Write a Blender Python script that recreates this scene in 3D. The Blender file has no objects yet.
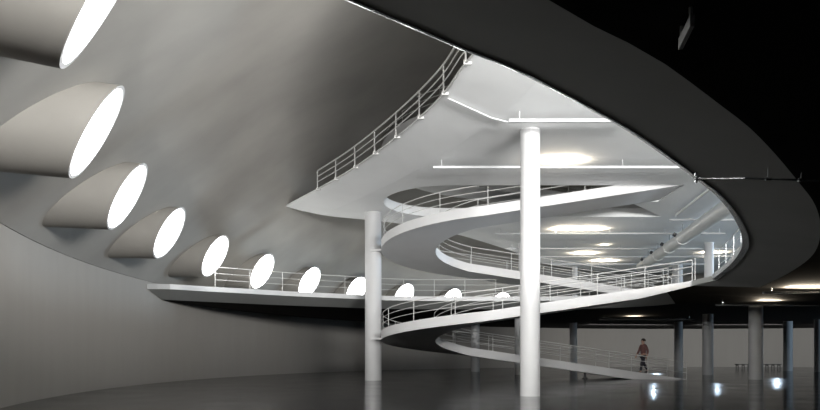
import bpy, bmesh, math, random
from mathutils import Vector
from mathutils.geometry import delaunay_2d_cdt
random.seed(4)
C = bpy.context.scene.collection
PI = math.pi

# ------------------------------------------------------------------ place
EYE = 1.28                      # camera height
FPX = 639.0                     # focal length in pixels (820 wide)
CX, CY, R = 25.1, 25.3, 36.2    # centre and radius of the round hall
DZ, DR = -37.0, 54.93            # dome: sphere centre height and radius
SPRING = 4.335
F0, F1 = 4.2, 8.45              # upper floor levels
def at(x, y, z):                # ground plan point of a thing at height z
    Y = FPX * (z - EYE) / (353.56 - y)
    return ((x - 410) / FPX * Y, Y)

# ------------------------------------------------------------------ helpers
def link(name, me, mats, parent=None):
    o = bpy.data.objects.new(name, me); C.objects.link(o)
    for m in (mats if isinstance(mats, (list, tuple)) else [mats]): me.materials.append(m)
    if parent: o.parent = parent
    return o
def obj(name, bm, m, parent=None, smooth=False, norm=True):
    if norm: bmesh.ops.recalc_face_normals(bm, faces=bm.faces)
    me = bpy.data.meshes.new(name); bm.to_mesh(me); bm.free()
    if smooth:
        me.polygons.foreach_set('use_smooth', [True] * len(me.polygons))
        try: me.set_sharp_from_angle(angle=math.radians(35))
        except Exception: pass
    return link(name, me, m, parent)
def tag(o, label=None, cat=None, group=None, kind=None):
    if label: o['label'] = label
    if cat: o['category'] = cat
    if group: o['group'] = group
    if kind: o['kind'] = kind
    return o
def thing(name, label, cat, loc=(0, 0, 0), rz=0, group=None):
    o = bpy.data.objects.new(name, None); C.objects.link(o)
    o.location = loc; o.rotation_euler = (0, 0, rz); o.empty_display_size = .2
    return tag(o, label, cat, group)
def box(bm, lo, hi):
    v = [bm.verts.new((x, y, z)) for x in (lo[0], hi[0]) for y in (lo[1], hi[1]) for z in (lo[2], hi[2])]
    for f in ((0, 1, 3, 2), (4, 6, 7, 5), (0, 4, 5, 1), (2, 3, 7, 6), (0, 2, 6, 4), (1, 5, 7, 3)):
        bm.faces.new([v[i] for i in f])
def tube(bm, pts, r, n=8, cap=True):
    pts = [Vector(p) for p in pts]; rings = []
    for i, p in enumerate(pts):
        d = (pts[min(i + 1, len(pts) - 1)] - pts[max(i - 1, 0)]).normalized()
        up = Vector((0, 0, 1)) if abs(d.z) < .95 else Vector((1, 0, 0))
        a = d.cross(up).normalized(); b = a.cross(d)
        rr = r[i] if isinstance(r, (list, tuple)) else r
        rings.append([bm.verts.new(p + rr * (math.cos(2 * PI * k / n) * a + math.sin(2 * PI * k / n) * b)) for k in range(n)])
    for A, B in zip(rings, rings[1:]):
        for k in range(n): bm.faces.new((A[k], A[(k + 1) % n], B[(k + 1) % n], B[k]))
    if cap: bm.faces.new(rings[0]); bm.faces.new(rings[-1])
def lathe(bm, prof, n=40, c=(0, 0)):
    rings = [[bm.verts.new((c[0] + r * math.cos(2 * PI * k / n), c[1] + r * math.sin(2 * PI * k / n), z)) for k in range(n)] for r, z in prof]
    for A, B in zip(rings, rings[1:]):
        for k in range(n): bm.faces.new((A[k], A[(k + 1) % n], B[(k + 1) % n], B[k]))
    bm.faces.new(rings[0]); bm.faces.new(rings[-1])
def smooth_line(pts, step=.5):      # Catmull-Rom through plan points
    P = [Vector(p) for p in pts]; P = [2 * P[0] - P[1]] + P + [2 * P[-1] - P[-2]]; out = []
    for i in range(1, len(P) - 2):
        a, b, c, d = P[i - 1:i + 3]; n = max(1, int((c - b).length / step))
        for k in range(n):
            t = k / n
            out.append(.5 * ((2 * b) + (c - a) * t + (2 * a - 5 * b + 4 * c - d) * t * t + (3 * b - a - 3 * c + d) * t ** 3))
    out.append(P[-2]); return out
def resample(pts, step):
    pts = [Vector(p) for p in pts]; L = [0]
    for a, b in zip(pts, pts[1:]): L.append(L[-1] + (b - a).length)
    n = max(1, round(L[-1] / step)); out = []; j = 0
    for k in range(n + 1):
        s = L[-1] * k / n
        while j < len(L) - 2 and L[j + 1] < s: j += 1
        t = (s - L[j]) / max(L[j + 1] - L[j], 1e-9)
        out.append(pts[j].lerp(pts[j + 1], t))
    return out
def offset(pts, d):                 # plan offset, positive to the left of travel
    out = []
    for i, p in enumerate(pts):
        t = (pts[min(i + 1, len(pts) - 1)] - pts[max(i - 1, 0)]); t = Vector((t.x, t.y)).normalized()
        q = Vector(p); q.x += -t.y * d; q.y += t.x * d; out.append(q)
    return out
def inside(p, poly):
    c = False; n = len(poly)
    for i in range(n):
        a, b = poly[i], poly[i - 1]
        if (a.y > p.y) != (b.y > p.y) and p.x < (b.x - a.x) * (p.y - a.y) / (b.y - a.y) + a.x: c = not c
    return c
def dist(p, line):
    m = 1e9
    for a, b in zip(line, line[1:]):
        ab = b - a; t = max(0, min(1, (p - a).dot(ab) / max(ab.length_squared, 1e-9)))
        m = min(m, (p - a - ab * t).length)
    return m
def slab_mesh(outer, holes, free, zb_edge, zb_flat, w, ztop, ztop_edge=None, two=False):
    """one slab: flat top, underside that thins towards its free edges"""
    V = []; E = []
    def loop(ps, closed=True):
        s = len(V); V.extend(Vector(p[:2]) for p in ps); n = len(ps)
        E.extend((s + i, s + (i + 1) % n) for i in range(n if closed else n - 1)); return list(range(s, s + n))
    loops = [loop(outer)] + [loop(h) for h in holes]
    for ln in free:
        for dd in (w, w * .5):
            for sgn in (1, -1):
                q = [p for p in offset(ln, sgn * dd) if inside(p, outer) and not any(inside(p, h) for h in holes) and dist(p, ln) > dd * .93]
                q = [p for p in q if all(dist(p, l2) > dd * .93 for l2 in free)]
                for a, b in zip(q, q[1:]):
                    if (b - a).length < 1.2: V.append(a)
                if q: V.append(q[-1])
    for i in range(-12, 64, 4):
        for j in range(-12, 64, 4):
            p = Vector((i + .37, j + .21))
            if inside(p, outer) and not any(inside(p, h) for h in holes) and min(dist(p, l) for l in free) > w * 1.3: V.append(p)
    vo, eo, fo, ov, oe, of = delaunay_2d_cdt(V, E, [], 0, 1e-5)
    back = {}
    for i, src in enumerate(ov):
        for s in src: back[s] = i
    bm = bmesh.new()
    def zb(p): return zb_edge + (zb_flat - zb_edge) * min(1, min(dist(p, l) for l in free) / w)
    bot = [bm.verts.new((p.x, p.y, zb(p))) for p in vo]; 
    def zt(p): return ztop if ztop_edge is None else ztop_edge + (ztop - ztop_edge) * min(1, min(dist(p, l) for l in free) / (w * .5))
    top = [bm.verts.new((p.x, p.y, zt(p))) for p in vo]
    for f in fo:
        c = sum((vo[i] for i in f), Vector((0, 0))) / len(f)
        if inside(c, outer) and not any(inside(c, h) for h in holes):
            fb = bm.faces.new([bot[i] for i in f][::-1]); bm.faces.new([top[i] for i in f])
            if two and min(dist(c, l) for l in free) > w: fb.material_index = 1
    for lp in loops:
        ids = [back[i] for i in lp]
        for a, b in zip(ids, ids[1:] + ids[:1]):
            if a != b:
                try: bm.faces.new((bot[a], bot[b], top[b], top[a]))
                except ValueError: pass
    for v in list(bm.verts):
        if not v.link_faces: bm.verts.remove(v)
    return bm

# ------------------------------------------------------------------ materials
def mat(name, col, rough=.5, metal=0, noise=0, scale=1.5, stretch=(1, 1, 1), bump=0, spec=.5, emit=None):
    m = bpy.data.materials.new(name); m.use_nodes = True; nt = m.node_tree; b = nt.nodes['Principled BSDF']
    b.inputs['Base Color'].default_value = (*col, 1); b.inputs['Roughness'].default_value = rough
    b.inputs['Metallic'].default_value = metal; b.inputs['Specular IOR Level'].default_value = spec
    tc = nt.nodes.new('ShaderNodeTexCoord'); mp = nt.nodes.new('ShaderNodeMapping'); mp.inputs['Scale'].default_value = stretch
    nt.links.new(tc.outputs['Object'], mp.inputs['Vector'])
    nz = nt.nodes.new('ShaderNodeTexNoise'); nz.inputs['Scale'].default_value = scale; nz.inputs['Detail'].default_value = 6
    nt.links.new(mp.outputs[0], nz.inputs['Vector'])
    mr = nt.nodes.new('ShaderNodeMapRange'); mr.inputs['From Min'].default_value = .3; mr.inputs['From Max'].default_value = .7
    mr.inputs['To Min'].default_value = 1 - noise; mr.inputs['To Max'].default_value = 1 + noise * .5
    nt.links.new(nz.outputs['Fac'], mr.inputs['Value'])
    mx = nt.nodes.new('ShaderNodeMix'); mx.data_type = 'RGBA'; mx.blend_type = 'MULTIPLY'; mx.inputs['Factor'].default_value = 1
    mx.inputs[6].default_value = (*col, 1); nt.links.new(mr.outputs[0], mx.inputs[7]); nt.links.new(mx.outputs[2], b.inputs['Base Color'])
    if bump:
        bp = nt.nodes.new('ShaderNodeBump'); bp.inputs['Strength'].default_value = bump; bp.inputs['Distance'].default_value = .02
        nt.links.new(nz.outputs['Fac'], bp.inputs['Height']); nt.links.new(bp.outputs[0], b.inputs['Normal'])
    if emit:
        b.inputs['Emission Color'].default_value = (*emit[0], 1); b.inputs['Emission Strength'].default_value = emit[1]
    return m
M = dict(
    dome=mat('dome_plaster', (.365, .352, .328), .75, noise=.16, scale=.35, stretch=(1, 1, .6), bump=.05),
    hood=mat('hood_plaster', (.34, .325, .30), .75, noise=.06, scale=1.2),
    wall=mat('wall_concrete', (.32, .307, .286), .8, noise=.03, scale=.8, stretch=(2.5, 2.5, .4), bump=.05),
    slab=mat('slab_plaster', (.89, .90, .905), .6, noise=.04, scale=.5),
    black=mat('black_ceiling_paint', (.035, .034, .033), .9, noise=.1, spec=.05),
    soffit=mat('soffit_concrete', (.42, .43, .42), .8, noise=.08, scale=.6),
    ramp=mat('ramp_paint', (.63, .63, .635), .55, noise=.04, scale=.8),
    column=mat('column_paint', (.56, .56, .565), .5, noise=.03, scale=.8),
    grey_column=mat('grey_column_paint', (.6, .61, .62), .55, noise=.06, scale=1.5),
    rail=mat('rail_paint', (.58, .58, .57), .4, noise=.02),
    steel=mat('brushed_steel', (.78, .81, .84), .22, metal=.9, noise=.08, scale=6),
    tray=mat('tray_enamel', (.58, .59, .60), .4, noise=.03),
    duct=mat('duct_metal', (.70, .71, .70), .45, metal=.15, noise=.06, scale=2),
    dark=mat('dark_metal', (.05, .05, .055), .45, noise=.1),
    pane=mat('opal_glass', (.9, .9, .9), .3, emit=((1, .985, .955), 13.0)),
    lamp=mat('lamp_tube', (.95, .95, .9), .3, emit=((1, .88, .68), 12.0)),
    wood=mat('bench_wood', (.045, .035, .03), .5, noise=.3, scale=8),
    skin=mat('skin', (.45, .27, .2), .6, noise=.05), hair=mat('hair', (.03, .02, .015), .6, noise=.2, scale=20),
    shirt=mat('shirt_cloth', (.17, .08, .075), .85, noise=.1, scale=12), trousers=mat('trouser_cloth', (.03, .03, .04), .85, noise=.1, scale=12),
    shoe=mat('shoe_leather', (.02, .018, .016), .4, noise=.1),
)
def floor_mat():
    m = bpy.data.materials.new('polished_floor'); m.use_nodes = True; nt = m.node_tree; b = nt.nodes['Principled BSDF']
    tc = nt.nodes.new('ShaderNodeTexCoord'); br = nt.nodes.new('ShaderNodeTexBrick')
    br.offset = 0; br.inputs['Scale'].default_value = 1; br.inputs['Brick Width'].default_value = 1.6; br.inputs['Row Height'].default_value = 1.6
    br.inputs['Mortar Size'].default_value = .012; br.inputs['Color1'].default_value = (.036, .035, .034, 1); br.inputs['Color2'].default_value = (.027, .027, .028, 1)
    br.inputs['Mortar'].default_value = (.012, .012, .012, 1)
    nt.links.new(tc.outputs['Object'], br.inputs['Vector'])
    nz = nt.nodes.new('ShaderNodeTexNoise'); nz.inputs['Scale'].default_value = .7; nz.inputs['Detail'].default_value = 5
    nt.links.new(tc.outputs['Object'], nz.inputs['Vector'])
    mx = nt.nodes.new('ShaderNodeMix'); mx.data_type = 'RGBA'; mx.blend_type = 'MULTIPLY'; mx.inputs['Factor'].default_value = .6
    nt.links.new(br.outputs['Color'], mx.inputs[6]); nt.links.new(nz.outputs['Fac'], mx.inputs[7]); nt.links.new(mx.outputs[2], b.inputs['Base Color'])
    mr = nt.nodes.new('ShaderNodeMapRange'); mr.inputs['To Min'].default_value = .09; mr.inputs['To Max'].default_value = .22
    nt.links.new(nz.outputs['Fac'], mr.inputs['Value']); nt.links.new(mr.outputs[0], b.inputs['Roughness'])
    b.inputs['Specular IOR Level'].default_value = .45
    n2 = nt.nodes.new('ShaderNodeTexNoise'); n2.inputs['Scale'].default_value = 3; nt.links.new(tc.outputs['Object'], n2.inputs['Vector'])
    bp = nt.nodes.new('ShaderNodeBump'); bp.inputs['Strength'].default_value = .07; bp.inputs['Distance'].default_value = .01
    nt.links.new(n2.outputs['Fac'], bp.inputs['Height']); nt.links.new(bp.outputs[0], b.inputs['Normal'])
    return m
M['floor'] = floor_mat()

# ------------------------------------------------------------------ setting
def dome_r(z): return math.sqrt(DR ** 2 - (z - DZ) ** 2)
def circ(a, r=R): return Vector((CX + r * math.sin(a), CY + r * math.cos(a)))
def ang(p): return math.atan2(p[0] - CX, p[1] - CY)

bm = bmesh.new()
bm.faces.new([bm.verts.new((*circ(2 * PI * k / 160, R + .3), 0)) for k in range(160)])
tag(obj('floor', bm, M['floor'], norm=False), 'dark polished basement floor with reflections', 'floor', kind='structure')

# round wall below the dome; it stops behind the viewer, where a passage leads out
bm = bmesh.new(); prev = None
for k in range(241):
    a = ang((-3.0, 1.6)) + 2 * PI * k / 240 * .965
    p = circ(a); q = circ(a, R + .25)
    cur = [bm.verts.new((p.x, p.y, 0)), bm.verts.new((p.x, p.y, SPRING)), bm.verts.new((q.x, q.y, SPRING)), bm.verts.new((q.x, q.y, 0))]
    if prev:
        for i in range(4): bm.faces.new((prev[i], cur[i], cur[(i + 1) % 4], prev[(i + 1) % 4]))
    else: bm.faces.new(cur)
    prev = cur
bm.faces.new(prev)
tag(obj('wall_left', bm, M['wall'], smooth=True), 'curved grey concrete wall running round the basement', 'wall', kind='structure')

bm = bmesh.new(); rings = []
zs = [SPRING + (DZ + DR - .01 - SPRING) * (1 - (1 - i / 40) ** 1.6) for i in range(41)]
for z in zs:
    r = max(dome_r(z), .01)
    rings.append([bm.verts.new((*circ(2 * PI * k / 160, r), z)) for k in range(160)])
for A, B in zip(rings, rings[1:]):
    for k in range(160): bm.faces.new((A[k], A[(k + 1) % 160], B[(k + 1) % 160], B[k]))
bm.faces.new(rings[-1])
tag(obj('ceiling', bm, M['dome'], smooth=True), 'grey plastered dome over the whole hall', 'ceiling', kind='structure')

# portholes: a hood that reaches in through the dome, rim and glowing opal pane
P0, DP, TI, PR = -2.122, .158, .492, .954
for i in range(11):
    a = P0 + DP * i
    rd = Vector((math.sin(a), math.cos(a), 0)); tg = Vector((math.cos(a), -math.sin(a), 0)); up = Vector((0, 0, math.cos(TI))) - rd * math.sin(TI)
    c = Vector((CX, CY, 5.56)) + rd * 33.73
    nrm = -(rd * math.cos(TI) + Vector((0, 0, math.sin(TI))))
    n = 56
    def ring(r, d, nn=0): return [bm.verts.new(rd * d + nrm * nn + r * (math.cos(2 * PI * k / n) * tg + math.sin(2 * PI * k / n) * up)) for k in range(n)]
    def band(A, B):
        for k in range(n): bm.faces.new((A[k], A[(k + 1) % n], B[(k + 1) % n], B[k]))
    bm = bmesh.new(); band(ring(PR + .07, 3.4), ring(PR + .07, 0))
    w = obj('window_%d' % (i + 1), bm, M['hood'], smooth=True); w.location = c
    tag(w, None, 'window', 'round windows along the dome', 'structure')
    bm = bmesh.new(); A, B, D = ring(PR + .07, 0), ring(PR, 0), ring(PR, .06); band(A, B); band(B, D)
    obj('window_frame', bm, M['column'], w, smooth=True)
    bm = bmesh.new(); bm.faces.new(ring(PR, .05))
    obj('window_pane', bm, M['pane'], w)
wl = ['uppermost round window, cut off by the top left corner', 'large round window below the corner one', 'third round window down the dome', 'fourth round window, above the end of the ledge',
      'fifth round window, above the bare end of the ledge', 'sixth round window, behind the start of the ledge railing', 'seventh round window, partly cut by the ledge', 'eighth round window, behind the left white column',
      'round window low behind the ledge, right of the left column', 'round window showing as a low dome under the ramp', 'last round window, a sliver above the ledge']
for i in range(11): bpy.data.objects['window_%d' % (i + 1)]['label'] = wl[i]

# ------------------------------------------------------------------ plan lines
near_px = [(351.7, 0), (413, 26.3), (463, 48.3), (498, 61.5), (530, 75.5), (555, 88.5), (594, 109.5), (625, 126.5), (659, 149), (694, 174.4), (721.6, 196), (739, 217.5), (748, 238), (745.5, 252), (733, 267), (716, 280)]
near = [Vector(at(x, y, 4.0)) for x, y in near_px]
near = [Vector((-3.4, 2.9)), Vector((-1.9, 3.85))] + near
far_px = [(170, 284.4), (205, 286.6), (240, 288.6), (290, 291.6), (345, 294.2), (393, 296.3), (440, 296.8), (500, 296.8), (545, 296.8)]
far = [Vector(at(x, y, F0)) for x, y in far_px]
wa = ang((-10.95, 26.9)); far = [circ(wa, R)] + far
land = [Vector((9.2, 32.3)), Vector((10.6, 31.4)), Vector((11.25, 30.2)), Vector((11.3, 28.1)), Vector((11.3, 25.6))]
near_s = smooth_line(near, .35); far_s = smooth_line(far + land[:3], .4) + [land[3], land[4]]
near_in = [p for p in offset(near_s, -.02)]
void_edge = near_in + far_s[::-1]            # from the wall near the viewer, round the landing, back to the wall
a0, a1 = ang(far_s[0]), ang(near_in[0])      # slab runs clockwise from a0 to a1
if a1 < a0: a1 += 2 * PI
arc = [circ(a0 + (a1 - a0) * k / 150, R - .02) for k in range(1, 150)]
ground_poly = void_edge + arc
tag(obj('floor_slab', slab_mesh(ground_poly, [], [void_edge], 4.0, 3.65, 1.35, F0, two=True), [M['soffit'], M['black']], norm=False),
    'dark ground floor slab overhead with a sweeping curved edge', 'floor slab', kind='structure')

edgeA_px = [(285.9, 207.5), (305, 197.5), (323.9, 187.5), (350, 172.5), (377.6, 153.6), (402, 135), (426.3, 114.6), (448, 92.6), (470, 62.5)]
A = [Vector(at(x, y, 8.12)) for x, y in edgeA_px] + [Vector((2.35, 12.4)), Vector((3.9, 9)), Vector((7.5, 4.8)), Vector((12.5, 1.6)), Vector((20, -3.1))]
B = [Vector((13.4, 51.2)), Vector((10.4, 49)), Vector(at(515, 253, 8.12)), Vector(at(460, 236, 8.12)), Vector(at(405, 225.5, 8.12)), Vector(at(366, 220.8, 8.12)), Vector(at(328.8, 217, 8.12)), Vector(at(300, 211.5, 8.12))]
def clip(p):
    d = p - Vector((CX, CY)); m = dome_r(8.0) + .1
    return Vector((CX, CY)) + d * (m / d.length) if d.length > m else p
A = [clip(p) for p in A]; B = [clip(p) for p in B]
A_s = smooth_line(A, .4); B_s = smooth_line(B, .4)
edge1 = B_s + A_s
b0, b1 = ang(A_s[-1]), ang(B_s[0])
if b0 < 0: b0 += 2 * PI
rr0, rr1 = (A_s[-1] - Vector((CX, CY))).length, (B_s[0] - Vector((CX, CY))).length
arc1 = []
for k in range(1, 100):
    t = k / 100; arc1.append(circ(b0 + (b1 - b0) * t, rr0 + (rr1 - rr0) * t))
first_poly = edge1 + arc1
hole = [Vector((11.0, 25.6)), Vector((11.0, 28.3)), Vector((9.8, 28.45)), Vector((12.4, 31.5))] + [Vector((1.77 - 2.95 * math.sin(PI * k / 24), 28.55 + 2.95 * math.cos(PI * k / 24))) for k in range(25)]
tag(obj('floor_slab', slab_mesh(first_poly, [hole], [edge1], 8.17, 8.02, 1.9, F1, 8.24), M['slab'], norm=False),
    'white first floor slab seen from below with a pointed left corner', 'floor slab', kind='structure')

# ------------------------------------------------------------------ railings
def railing(root, line, closed_post=True, heights=(.9, .62, .34), post_step=1.6, r=.016, curb=False, name_parts=('rail', 'post'), m='rail', flip=1):
    """line: 3-D points at the foot; rails are parts, posts are parts"""
    line = [Vector(p) for p in line]
    for j, h in enumerate(heights):
        bm = bmesh.new(); tube(bm, [p + Vector((0, 0, h)) for p in resample(line, .4)], r * (1.25 if j == 0 else .8), 8)
        obj('handrail' if j == 0 else 'rail', bm, M[m], root, smooth=True)
    ps = resample(line, post_step); off = offset(ps, -.07 * flip)
    for p, q in zip(ps, off):
        bm = bmesh.new(); tube(bm, [p + Vector((0, 0, -.02)), p + Vector((0, 0, heights[0]))], r, 8)
        if curb:
            d = (q - p); box(bm, p + Vector((-.05, -.05, -.1)), p + Vector((.13, .05, .0)))
        obj('post', bm, M[m], root, smooth=True)
    if curb:
        bm = bmesh.new(); tube(bm, [p + Vector((0, 0, -.06)) for p in resample(line, .4)], .03, 8); obj('curb_rail', bm, M[m], root, smooth=True)
def part_empty(name, parent):
    o = bpy.data.objects.new(name, None); C.objects.link(o); o.parent = parent; o.empty_display_size = .1; return o

# ------------------------------------------------------------------ ramps
UX, UY, RO, RI = 2.95, 29.95, 4.3, 1.75
RM = (RO + RI) / 2
def ramp_path(xs, xe, zs_, ze):
    P = []
    L = (xs - UX) + PI * RM + (xe - UX)
    n1 = 24
    for k in range(n1): P.append((xs - (xs - UX) * k / n1, None, (xs - UX) * k / n1))
    out = []
    for x, _, s in P: out.append((Vector((x, UY)), Vector((0, -1)), s))         # far strand: inner side is -Y
    for k in range(49):
        t = PI * k / 48; d = Vector((-math.sin(t), math.cos(t)))
        out.append((Vector((UX, UY)), d, (xs - UX) + RM * t))
    for k in range(1, 25):
        x = UX + (xe - UX) * k / 24; out.append((Vector((x, UY)), Vector((0, -1)), (xs - UX) + PI * RM + x - UX))
    res = []
    for i, (c, d, s) in enumerate(out):
        z = zs_ + (ze - zs_) * s / L
        if i < n1: inner, outer = c + Vector((0, RI)), c + Vector((0, RO))
        elif i < n1 + 49: inner, outer = c + d * RI, c + d * RO
        else: inner, outer = c + Vector((0, -RI)), c + Vector((0, -RO))
        res.append((inner, outer, z))
    return res
def ramp(label, xs, xe, z0, z1, thick=.4, ground=False):
    root = thing('ramp', label, 'ramp', (UX, UY, z0))
    path = ramp_path(xs, xe, z0, z1); inv = Vector((-UX, -UY, -z0))
    bm = bmesh.new(); prev = None
    for k, (a, b, z) in enumerate(path):
        th = thick - (.2 * max(0, (k - len(path) + 1 + 6) / 6) if ground else 0)
        zb = max(z - th, 0.0 if ground else z0 - .02)
        zb = min(zb, z - .004)
        w = (b - a).normalized()
        prof = [(a.x, a.y, z), (b.x, b.y, z), (b.x, b.y, zb), (a.x, a.y, zb)]
        cur = [bm.verts.new(Vector(p) + inv) for p in prof]
        if prev:
            for i in range(4): bm.faces.new((prev[i], cur[i], cur[(i + 1) % 4], prev[(i + 1) % 4]))
        else: bm.faces.new(cur)
        prev = cur
    bm.faces.new(prev)
    obj('deck', bm, M['ramp'], root, smooth=True)
    outer = [Vector((b.x, b.y, z)) + (Vector((a.x, a.y, 0)) - Vector((b.x, b.y, 0))).normalized() * .07 + inv for a, b, z in path]
    inner = [Vector((a.x, a.y, z)) + (Vector((b.x, b.y, 0)) - Vector((a.x, a.y, 0))).normalized() * .07 + inv for a, b, z in path]
    for ln in (outer, inner):
        rl = part_empty('railing', root)
        railing(rl, ln, heights=(.84, .58, .32), post_step=1.95)
    # plate that ties the turn to the left column
    return root
ramp('lowest white ramp, rising from the basement floor round its left turn to ground level', 13.75, 11.36, 0, F0, ground=True)
ramp('middle white ramp, curving from ground level up into the opening of the first floor', 13.0, 10.95, F0, F1)
ramp('upper ramp, only its curved end and rail show above the first floor edge', 13.0, 10.95, F1, 12.7)

# ------------------------------------------------------------------ floor edge railings
def rail_thing(label, line, z, group=None, **k):
    c = sum((Vector(p) for p in line), Vector((0, 0))) / len(line)
    root = thing('railing', label, 'railing', (c.x, c.y, z), group=group)
    railing(root, [(p[0] - c.x, p[1] - c.y, 0) for p in line], **k)
    return root
fi = offset(far_s, .12)
st = next(i for i, p in enumerate(fi) if p.x > -8.75)
rail_thing('long white railing on the far ledge in front of the round windows', fi[st:-14] if len(fi) > 60 else fi[st:], F0)
ai = [p for p in offset(A_s, .0)]
st = next(i for i, p in enumerate(A_s) if p.x > -4.0)
en = next(i for i, p in enumerate(A_s) if p.y < 11.5)
rail_thing('white railing climbing along the left edge of the first floor', offset(A_s, -.06)[st:en], 8.21, heights=(.72, .48, .25), curb=True, post_step=1.75, r=.024)
ni = offset(near_s, -.1)
st = next(i for i, p in enumerate(ni) if p.x > 3.2)
rail_thing('steel railing on the curved rim of the ground floor opening, right side', ni[st:], F0, m='steel', r=.013)
# landing rail behind the ramps
rail_thing('white railing of the ground floor landing behind the ramp end', [Vector((14.2, 35.2)), Vector((16, 35)), Vector((19, 33.5)), Vector((22, 30))], F0)

# rim strip along the near curve
bm = bmesh.new(); prev = None
for i, p in enumerate(near_s):
    e = max(.03, min(.13, .03 + (p.y - 6) * .011)); q = offset(near_s, e)[i]; b = near_in[i]
    cur = [bm.verts.new((p.x, p.y, 3.985)), bm.verts.new((q.x, q.y, 3.985 + .35 * e)), bm.verts.new((q.x, q.y, 4.21)), bm.verts.new((b.x, b.y, 4.21)), bm.verts.new((b.x, b.y, 3.985))]
    if prev:
        for k in range(5): bm.faces.new((prev[k], cur[k], cur[(k + 1) % 5], prev[(k + 1) % 5]))
    else: bm.faces.new(cur)
    prev = cur
bm.faces.new(prev)
tag(obj('trim_1', bm, M['steel']), 'steel edge strip along the curved rim overhead', 'edge strip', kind='structure')
bm = bmesh.new(); prev = None
for p, q in zip(far_s, offset(far_s, -.03)):
    cur = [bm.verts.new((q.x, q.y, 3.99)), bm.verts.new((q.x, q.y, 4.21)), bm.verts.new((p.x, p.y, 4.21)), bm.verts.new((p.x, p.y, 3.99))]
    if prev:
        for i in range(4): bm.faces.new((prev[i], cur[i], cur[(i + 1) % 4], prev[(i + 1) % 4]))
    else: bm.faces.new(cur)
    prev = cur
bm.faces.new(prev)
tag(obj('trim_2', bm, M['tray']), 'pale edge strip along the far ledge', 'edge strip', kind='structure')

# ------------------------------------------------------------------ columns
def column(x, y, z0, z1, d, label, m='column', group=None):
    bm = bmesh.new(); r = d / 2
    lathe(bm, [(r * 1.0, 0), (r, .02), (r, z1 - z0)], 48)
    o = obj('column', bm, M[m], smooth=True); o.location = (x, y, z0)
    return tag(o, label, 'column', group)
column(3.63, 19.3, 0, 8.03, .59, 'tall white column in the foreground, right of the middle')
c2 = column(-1.76, 30.6, 0, 8.06, .79, 'tall white column at the left turn of the ramps')
for z in (1.93, 6.1):          # bracket plates from the column to the turn
    bm = bmesh.new()
    pts = [(-.12, -.42), (.35, -.62), (.85, -.75), (.7, .25), (.2, .2), (-.05, -.1)]
    lo = [bm.verts.new((x, y, z)) for x, y in pts]; hi = [bm.verts.new((x, y, z + .1)) for x, y in pts]
    bm.faces.new(lo); bm.faces.new(hi)
    for i in range(6): bm.faces.new((lo[i], lo[(i + 1) % 6], hi[(i + 1) % 6], hi[i]))
    obj('bracket', bm, M['ramp'], c2)
base = [(17.1, 31.6, .64, 'grey basement column nearest on the right, under the ceiling lamp'),
        (17.9, 38.4, .60, 'dark grey basement column right of the foot of the lowest ramp'),
        (20.0, 47.6, .60, 'bluish basement column just behind the foot of the lowest ramp'),
        (27.8, 47, .62, 'slim blue basement column right of the low bench'),
        (28.5, 44.5, .62, 'blue basement column cut by the right picture edge'),
        (12.6, 49.3, .55, 'black basement column behind the middle of the lowest ramp'),
        (6.6, 38.6, .55, 'dark basement column half hidden behind the foreground column'),
        (4.6, 45, .6, 'far grey basement column below the curve of the lowest ramp')]
for x, y, d, l in base: column(x, y, 0, 3.66, d, l, 'grey_column')
gr = [(18.2, 38.9, .55, 'white ground floor column at the curved rim on the right'),
      (20.3, 48.5, .75, 'pale ground floor column far behind the landing railing'),
      (12.8, 49.6, .4, 'thin pale ground floor column far behind the middle ramp'),
      (6.75, 38.9, .28, 'pale ground floor column half hidden behind the foreground column')]
for x, y, d, l in gr: column(x, y, F0, 8.03, d, l)

# ------------------------------------------------------------------ lighting troughs, pipes and duct
def trough(label, x0, x1, y, z, lamps=(), ceil=8.02, w=.12, hang=2.4, group=None, m='tray', power=60, col=(1, .86, .66), sl=0.0):
    cx = (x0 + x1) / 2; root = thing('lighting_trough', label, 'light fitting', (cx, y, z), math.atan2(sl, 1), group)
    h = (x1 - x0) / 2
    bm = bmesh.new(); box(bm, (-h, -w / 2, 0), (h, w / 2, .02)); box(bm, (-h, -w / 2, .02), (h, -w / 2 + .015, .08)); box(bm, (-h, w / 2 - .015, .02), (h, w / 2, .08))
    obj('tray', bm, M[m], root)
    n = max(2, int((x1 - x0) / hang))
    for k in range(n):
        x = -h + .3 + (2 * h - .6) * k / (n - 1)
        bm = bmesh.new(); tube(bm, [(x, 0, .02), (x, 0, ceil - z)], .014, 6); obj('hanger', bm, M[m], root)
    for (lx, ln, p) in lamps:
        bm = bmesh.new(); tube(bm, [(lx - cx - ln / 2, 0, .06), (lx - cx + ln / 2, 0, .06)], .02, 8); obj('lamp_tube', bm, M['lamp'], root, smooth=True)
        L = bpy.data.lights.new('trough_light', 'AREA'); L.shape = 'RECTANGLE'; L.size = ln; L.size_y = .09; L.energy = p * 1.0; L.color = col
        o = bpy.data.objects.new('trough_light', L); C.objects.link(o); o.location = (lx, y, z + .1); o.rotation_euler = (PI, 0, 0)
    return root
TZ = 7.72
trough('short white trough meeting the top of the foreground column', 2.75, 6.6, 17.8, TZ, [], power=0)
trough('long white trough crossing behind the foreground column, with one bright lamp', .8, 14, 22.25, TZ, [(5.25, 1.4, 60)])
trough('trough with the widest glowing lamp, behind the middle ramp', 4.6, 17, 34.5, TZ, [(9.1, 2.6, 170)])
trough('second trough beyond the widest glowing lamp', 6, 20, 39.5, TZ, [(12.0, .4, 6)])
trough('far trough with a round warm glow on the ceiling', 8.5, 20, 42.8, TZ, [(11.7, 1.2, 120)])
trough('farthest trough with a round warm glow on the ceiling', 10, 22, 46.3, TZ, [(14.1, 1.3, 140)])
trough('trough under the first floor near the duct, unlit', 12.6, 22, 31, TZ, [])
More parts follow.
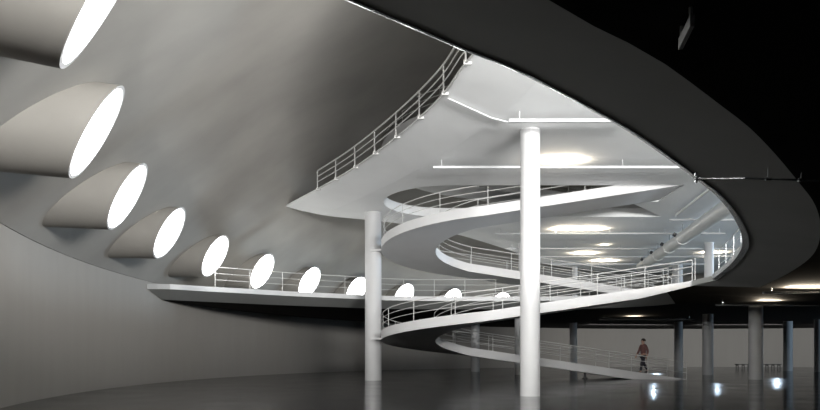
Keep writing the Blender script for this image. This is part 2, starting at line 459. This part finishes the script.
trough('trough glowing beside the ground floor column at the rim', 18.5, 26, 42.5, TZ, [(20.2, 1.4, 60)])
BZ = 3.42
trough('basement trough with a small lamp in front of the nearest grey column', 13.7, 20.5, 28.6, BZ, [(16.1, .9, 170)], ceil=3.66, m='steel')
trough('basement trough with the large warm glow at the right edge', 12.6, 18, 22.8, BZ, [(14.4, 1.7, 1000)], ceil=3.66, m='steel')
trough('small basement trough glowing above the walking person', 12, 18, 40.5, BZ, [(14.2, .9, 130)], ceil=3.66, m='steel')
trough('dark trough end hanging under the black ceiling at upper right', 1.775, 2.115, 4.5, 3.5, [], ceil=3.66, w=.03, hang=.3, m='duct', sl=5.5)

# conduit on the sloping underside of the first floor
def pipe(name, label, cat, pts, r, m, n=10):
    o0 = Vector(pts[0]); bm = bmesh.new(); tube(bm, [Vector(p) - o0 for p in pts], r, n); o = obj(name, bm, M[m], smooth=True); o.location = o0
    return tag(o, label, cat)
p0 = at(448, 97.5, 8.12); p1 = at(491, 117, 8.0); p2 = at(507, 122.5, 7.93)
pipe('conduit', 'thin white conduit running from the first floor edge to the short trough', 'pipe', [(*p0, 8.1), (*p1, 7.98), (*p2, 7.95)], .022, 'tray')
pipe('pipe', 'thin pale pipe under the first floor beside the fat duct', 'pipe', [(*at(677, 214.5, 7.9), 7.9), (*at(710, 189, 7.9), 7.9), (11.75, 23.3, 7.9)], .07, 'duct')
pn = thing('pipe', 'thin steel pipe crossing the dark underside of the rim to the right', 'pipe', (*at(700, 178, 3.82), 3.82))
bm = bmesh.new(); q0 = Vector((*at(696, 178, 3.9), 3.9)); q1 = Vector((*at(745, 178, 3.6), 3.6)); q2 = Vector((*at(840, 181.5, 3.5), 3.5)); o0 = pn.location
tube(bm, [q0 - o0, q1 - o0, q2 - o0], .014, 8); obj('tube', bm, M['steel'], pn)
bm = bmesh.new(); tube(bm, [q0.lerp(q1, -.02) - o0, q0.lerp(q1, .05) - o0], .04, 10); tube(bm, [q0 - o0 + Vector((0, 0, -.07)), q0 - o0 + Vector((0, 0, .1))], .022, 8); obj('coupling', bm, M['steel'], pn, smooth=True)
for t in (.25, .6):
    c = q1.lerp(q2, t) - o0; bm = bmesh.new(); tube(bm, [c + Vector((-.04, 0, 0)), c + Vector((.04, 0, 0))], .022, 8); tube(bm, [c, c + Vector((0, 0, .16))], .008, 6); obj('clamp', bm, M['steel'], pn)
# fat duct
d0 = Vector((*at(641, 267, 7.3), 7.3)); d1 = Vector((*at(712, 217.5, 7.3), 7.3)); d2 = d1 + (d1 - d0) * .45
dr = thing('ventilation_duct', 'fat pale round duct hanging under the first floor at right', 'duct', d0)
bm = bmesh.new(); tube(bm, [Vector((0, 0, 0)), d2 - d0], .33, 28); obj('pipe', bm, M['duct'], dr, smooth=True)
for t in (.1, .22, .34, .46):
    c = (d1 - d0) * t * 1.5; dirv = (d1 - d0).normalized()
    bm = bmesh.new(); tube(bm, [c - dirv * .1, c + dirv * .1], .355, 28); obj('collar', bm, M['duct'], dr, smooth=True)
    bm = bmesh.new(); s = Vector((-.36, 0, .14)); tube(bm, [c + s, c + s + Vector((-.12, .0, .06))], .1, 14); obj('saddle_clamp', bm, M['dark'], dr, smooth=True)
    bm = bmesh.new(); tube(bm, [c + Vector((0, 0, .3)), c + Vector((0, 0, .72))], .015, 6); obj('hanger', bm, M['dark'], dr)

# ------------------------------------------------------------------ low bench by the far wall
bx, by = at(758, 367.3, .0); by = 50.5; bx = (758 - 410) / FPX * by
b = thing('bench', 'long dark low bench against the far basement wall at right', 'bench', (bx, by, 0))
bm = bmesh.new()
for k in range(3): box(bm, (-1.75, -.2 + k * .14, .40), (1.75, -.08 + k * .14, .45))
obj('seat', bm, M['wood'], b)
for k in range(8):
    x = -1.65 + 3.3 / 7 * k
    bm = bmesh.new(); box(bm, (x - .022, -.18, 0), (x + .022, -.13, .40)); box(bm, (x - .022, .13, 0), (x + .022, .18, .40)); box(bm, (x - .03, -.11, .33), (x + .03, .11, .39)); obj('leg', bm, M['wood'], b)

# support foot under the lowest ramp
s = thing('floor_stand', 'small dark stand on the floor under the lowest ramp', 'stand', (8.9, 32.5, 0))
bm = bmesh.new(); lathe(bm, [(.16, 0), (.16, .03), (.05, .06), (.045, .34), (.12, .36), (.12, .4)], 20); obj('pedestal', bm, M['dark'], s, smooth=True)

# ------------------------------------------------------------------ walking person on the lowest ramp
def skin_mesh(name, verts, edges, radii, m, parent, root=0, sub=2):
    me = bpy.data.meshes.new(name); me.from_pydata(verts, edges, []); o = link(name, me, m, parent)
    md = o.modifiers.new('skin', 'SKIN'); md.use_smooth_shade = True
    for i, r in enumerate(radii):
        sv = me.skin_vertices[0].data[i]; rx = r if isinstance(r, tuple) else (r, r); sv.radius = rx; sv.use_root = (i == root)
    s2 = o.modifiers.new('sub', 'SUBSURF'); s2.levels = sub; s2.render_levels = sub
    return o
rzp = F0 * (13.75 - 11.9) / ((13.75 - UX) + PI * RM + (11.36 - UX))
pr = thing('person', 'person in a reddish brown top and dark trousers walking down the lowest ramp', 'person', (11.9, 32.6, rzp), -PI / 2 + .25)
# facing local -Y; rz turns towards +X
V = [(0, 0, .95), (0, .0, 1.12), (0, -.01, 1.3), (0, 0, 1.44), (0, -.01, 1.53), (0, -.02, 1.62), (0, -.015, 1.70),
     (.19, 0, 1.40), (.25, .10, 1.14), (.25, .05, .90), (.25, .02, .82), (-.19, 0, 1.40), (-.25, -.08, 1.14), (-.24, -.22, .93), (-.24, -.26, .86),
     (.09, 0, .90), (.10, -.16, .50), (.10, -.22, .09), (.10, -.36, .05), (-.09, 0, .90), (-.10, .10, .49), (-.10, .34, .14), (-.10, .24, .05)]
Ed = [(0, 1), (1, 2), (2, 3), (3, 4), (4, 5), (5, 6), (3, 7), (7, 8), (8, 9), (9, 10), (3, 11), (11, 12), (12, 13), (13, 14), (0, 15), (15, 16), (16, 17), (17, 18), (0, 19), (19, 20), (20, 21), (21, 22)]
Ra = [(.15, .11), (.13, .1), (.15, .11), (.11, .08), .055, (.08, .095), (.06, .075), .06, .045, .035, .03, .06, .045, .035, .03, .085, .06, .04, .03, .085, .06, .04, .03]
body = skin_mesh('body', V, Ed, Ra, M['skin'], pr)
for sx, bx_, by_, bz in ((1, .25, .02, .82), (-1, -.24, -.26, .86)):        # fingers on both hands
    for k in range(5):
        if k < 4:
            x = bx_; y = by_ + .03 - k * .02; pts = [(x, y, bz + .01), (x, y - .01, bz - .05 - .006 * (1.5 - abs(k - 1.5))), (x - sx * .015, y - .02, bz - .095 - .012 * (1.5 - abs(k - 1.5)))]
        else: pts = [(bx_, by_ - .02, bz + .03), (bx_ - sx * .02, by_ - .055, bz), (bx_ - sx * .03, by_ - .07, bz - .035)]
        skin_mesh('finger' if k < 4 else 'thumb', pts, [(0, 1), (1, 2)], [.011, .009, .007], M['skin'], body, sub=1)
skin_mesh('shirt', [V[i] for i in (0, 1, 2, 3, 7, 8, 11, 12)] + [(.255, .06, .95), (-.245, -.2, .97)], [(0, 1), (1, 2), (2, 3), (3, 4), (4, 5), (3, 6), (6, 7), (5, 8), (7, 9)],
          [(.175, .135), (.16, .125), (.175, .13), (.12, .09), .08, .062, .08, .062, .048, .048], M['shirt'], pr)
skin_mesh('trousers', [(0, 0, .97), (.09, 0, .88), (.10, -.16, .50), (.10, -.215, .12), (-.09, 0, .88), (-.10, .10, .49), (-.10, .325, .17)], [(0, 1), (1, 2), (2, 3), (0, 4), (4, 5), (5, 6)],
          [(.16, .125), .105, .078, .062, .105, .078, .062], M['trousers'], pr)
for x, y, z in ((.10, -.22, .05), (-.10, .33, .08)):
    skin_mesh('shoe', [(x, y + .04, z), (x, y - .08, z - .01), (x, y - .2, z - .02)], [(0, 1), (1, 2)], [.05, .048, .035], M['shoe'], pr)
bm = bmesh.new(); bmesh.ops.create_uvsphere(bm, u_segments=20, v_segments=12, radius=1)
for v in bm.verts:
    v.co = Vector((v.co.x * .098, v.co.y * .118 + .012, max(v.co.z, -.35) * .105 + 1.68))
for v in bm.verts:
    if v.co.y < -.05 and v.co.z < 1.70: v.co.y = -.05
obj('hair', bm, M['hair'], pr, smooth=True)
bm = bmesh.new()
for sx in (-1, 1): bmesh.ops.create_uvsphere(bm, u_segments=8, v_segments=6, radius=.012); 
vs = list(bm.verts); h = len(vs) // 2
for i, v in enumerate(vs): v.co = v.co + Vector(((-.034 if i < h else .034), -.105, 1.645))
obj('eye', bm, M['dark'], body, smooth=True)
bm = bmesh.new(); tube(bm, [(0, -.10, 1.65), (0, -.128, 1.605), (0, -.105, 1.597)], [.008, .015, .01], 8); obj('nose', bm, M['skin'], body, smooth=True)
bm = bmesh.new(); tube(bm, [(-.025, -.098, 1.572), (0, -.105, 1.57), (.025, -.098, 1.572)], .006, 6); obj('mouth', bm, M['shirt'], body, smooth=True)
bm = bmesh.new()
for sx in (-1, 1): tube(bm, [(sx * .088, .0, 1.655), (sx * .098, .012, 1.63), (sx * .086, .0, 1.6)], .013, 8)
obj('ear', bm, M['skin'], body, smooth=True)

# ------------------------------------------------------------------ light
def area(name, loc, target, sx, sy, e, col=(1, 1, 1), spread=PI):
    L = bpy.data.lights.new(name, 'AREA'); L.shape = 'RECTANGLE'; L.size = sx; L.size_y = sy; L.energy = e; L.color = col; L.spread = spread
    o = bpy.data.objects.new(name, L); C.objects.link(o); o.location = loc
    o.rotation_euler = (Vector(target) - Vector(loc)).to_track_quat('-Z', 'Y').to_euler(); return o
def spot(name, loc, target, e, ang_, col=(1, 1, 1), blend=.6, r=.1):
    L = bpy.data.lights.new(name, 'SPOT'); L.energy = e; L.color = col; L.spot_size = math.radians(ang_); L.spot_blend = blend; L.shadow_soft_size = r
    o = bpy.data.objects.new(name, L); C.objects.link(o); o.location = loc
    o.rotation_euler = (Vector(target) - Vector(loc)).to_track_quat('-Z', 'Y').to_euler(); return o
area('window_daylight', (10, 2, 5.6), (2, 26, 7.0), 8, 1.8, 6600, (1, .99, .97))
area('window_daylight', (.6, 4.2, 5.5), (4, 20, 1.5), 1.7, 1.7, 360, (1, .99, .97), math.radians(75))
for ratio, sy, ty, e, a in ((.574, 50, 30, 380, 4.6), (.385, 55, 40, 1500, 3.4), (.381, 49, 24, 170, 3.0), (.481, 49, 24.5, 130, 2.6)):
    spot('glint_spot', (ratio * sy, sy, 3.3), (ratio * ty, ty, 0), e, a, (.62, .8, 1), 1.0, .06)  # added beams with no fixture, only to make the blue floor glints
area('far_daylight', (50, 36, 6.1), (-6, 33, 6.6), 6, 2.4, 2300, (.66, .83, 1), math.radians(80))
area('basement_daylight', (35, 38, 2.2), (26, 47, 1.6), 3, 2.4, 300, (.6, .8, 1))
for x, y, tx, ty in ((18, 52, 17, 60), (27, 52, 28, 61), (36, 50, 40, 58)):
    area('wall_fill', (x, y, 3.5), (tx, ty, .8), 7, .3, 270, (1, .985, .96))  # added fill to brighten the far basement wall; no such fittings there

w = bpy.data.worlds.new('World'); bpy.context.scene.world = w; w.use_nodes = True
w.node_tree.nodes['Background'].inputs[0].default_value = (.6, .7, .85, 1); w.node_tree.nodes['Background'].inputs[1].default_value = .005

# ------------------------------------------------------------------ camera
cd = bpy.data.cameras.new('Camera'); cam = bpy.data.objects.new('Camera', cd); C.objects.link(cam)
cam.location = (0, 0, EYE); cam.rotation_euler = (PI / 2, 0, 0)
cd.sensor_width = 36; cd.lens = FPX / 820 * 36; cd.shift_y = (353.56 - 205) / 820; cd.clip_end = 300; cd.clip_start = .05
sc = bpy.context.scene; sc.camera = cam; sc.cycles.caustics_reflective = False
sc.view_settings.view_transform = 'Standard'; sc.view_settings.look = 'None'; sc.view_settings.gamma = 1; sc.view_settings.use_curve_mapping = False
sc.view_settings.exposure = 0
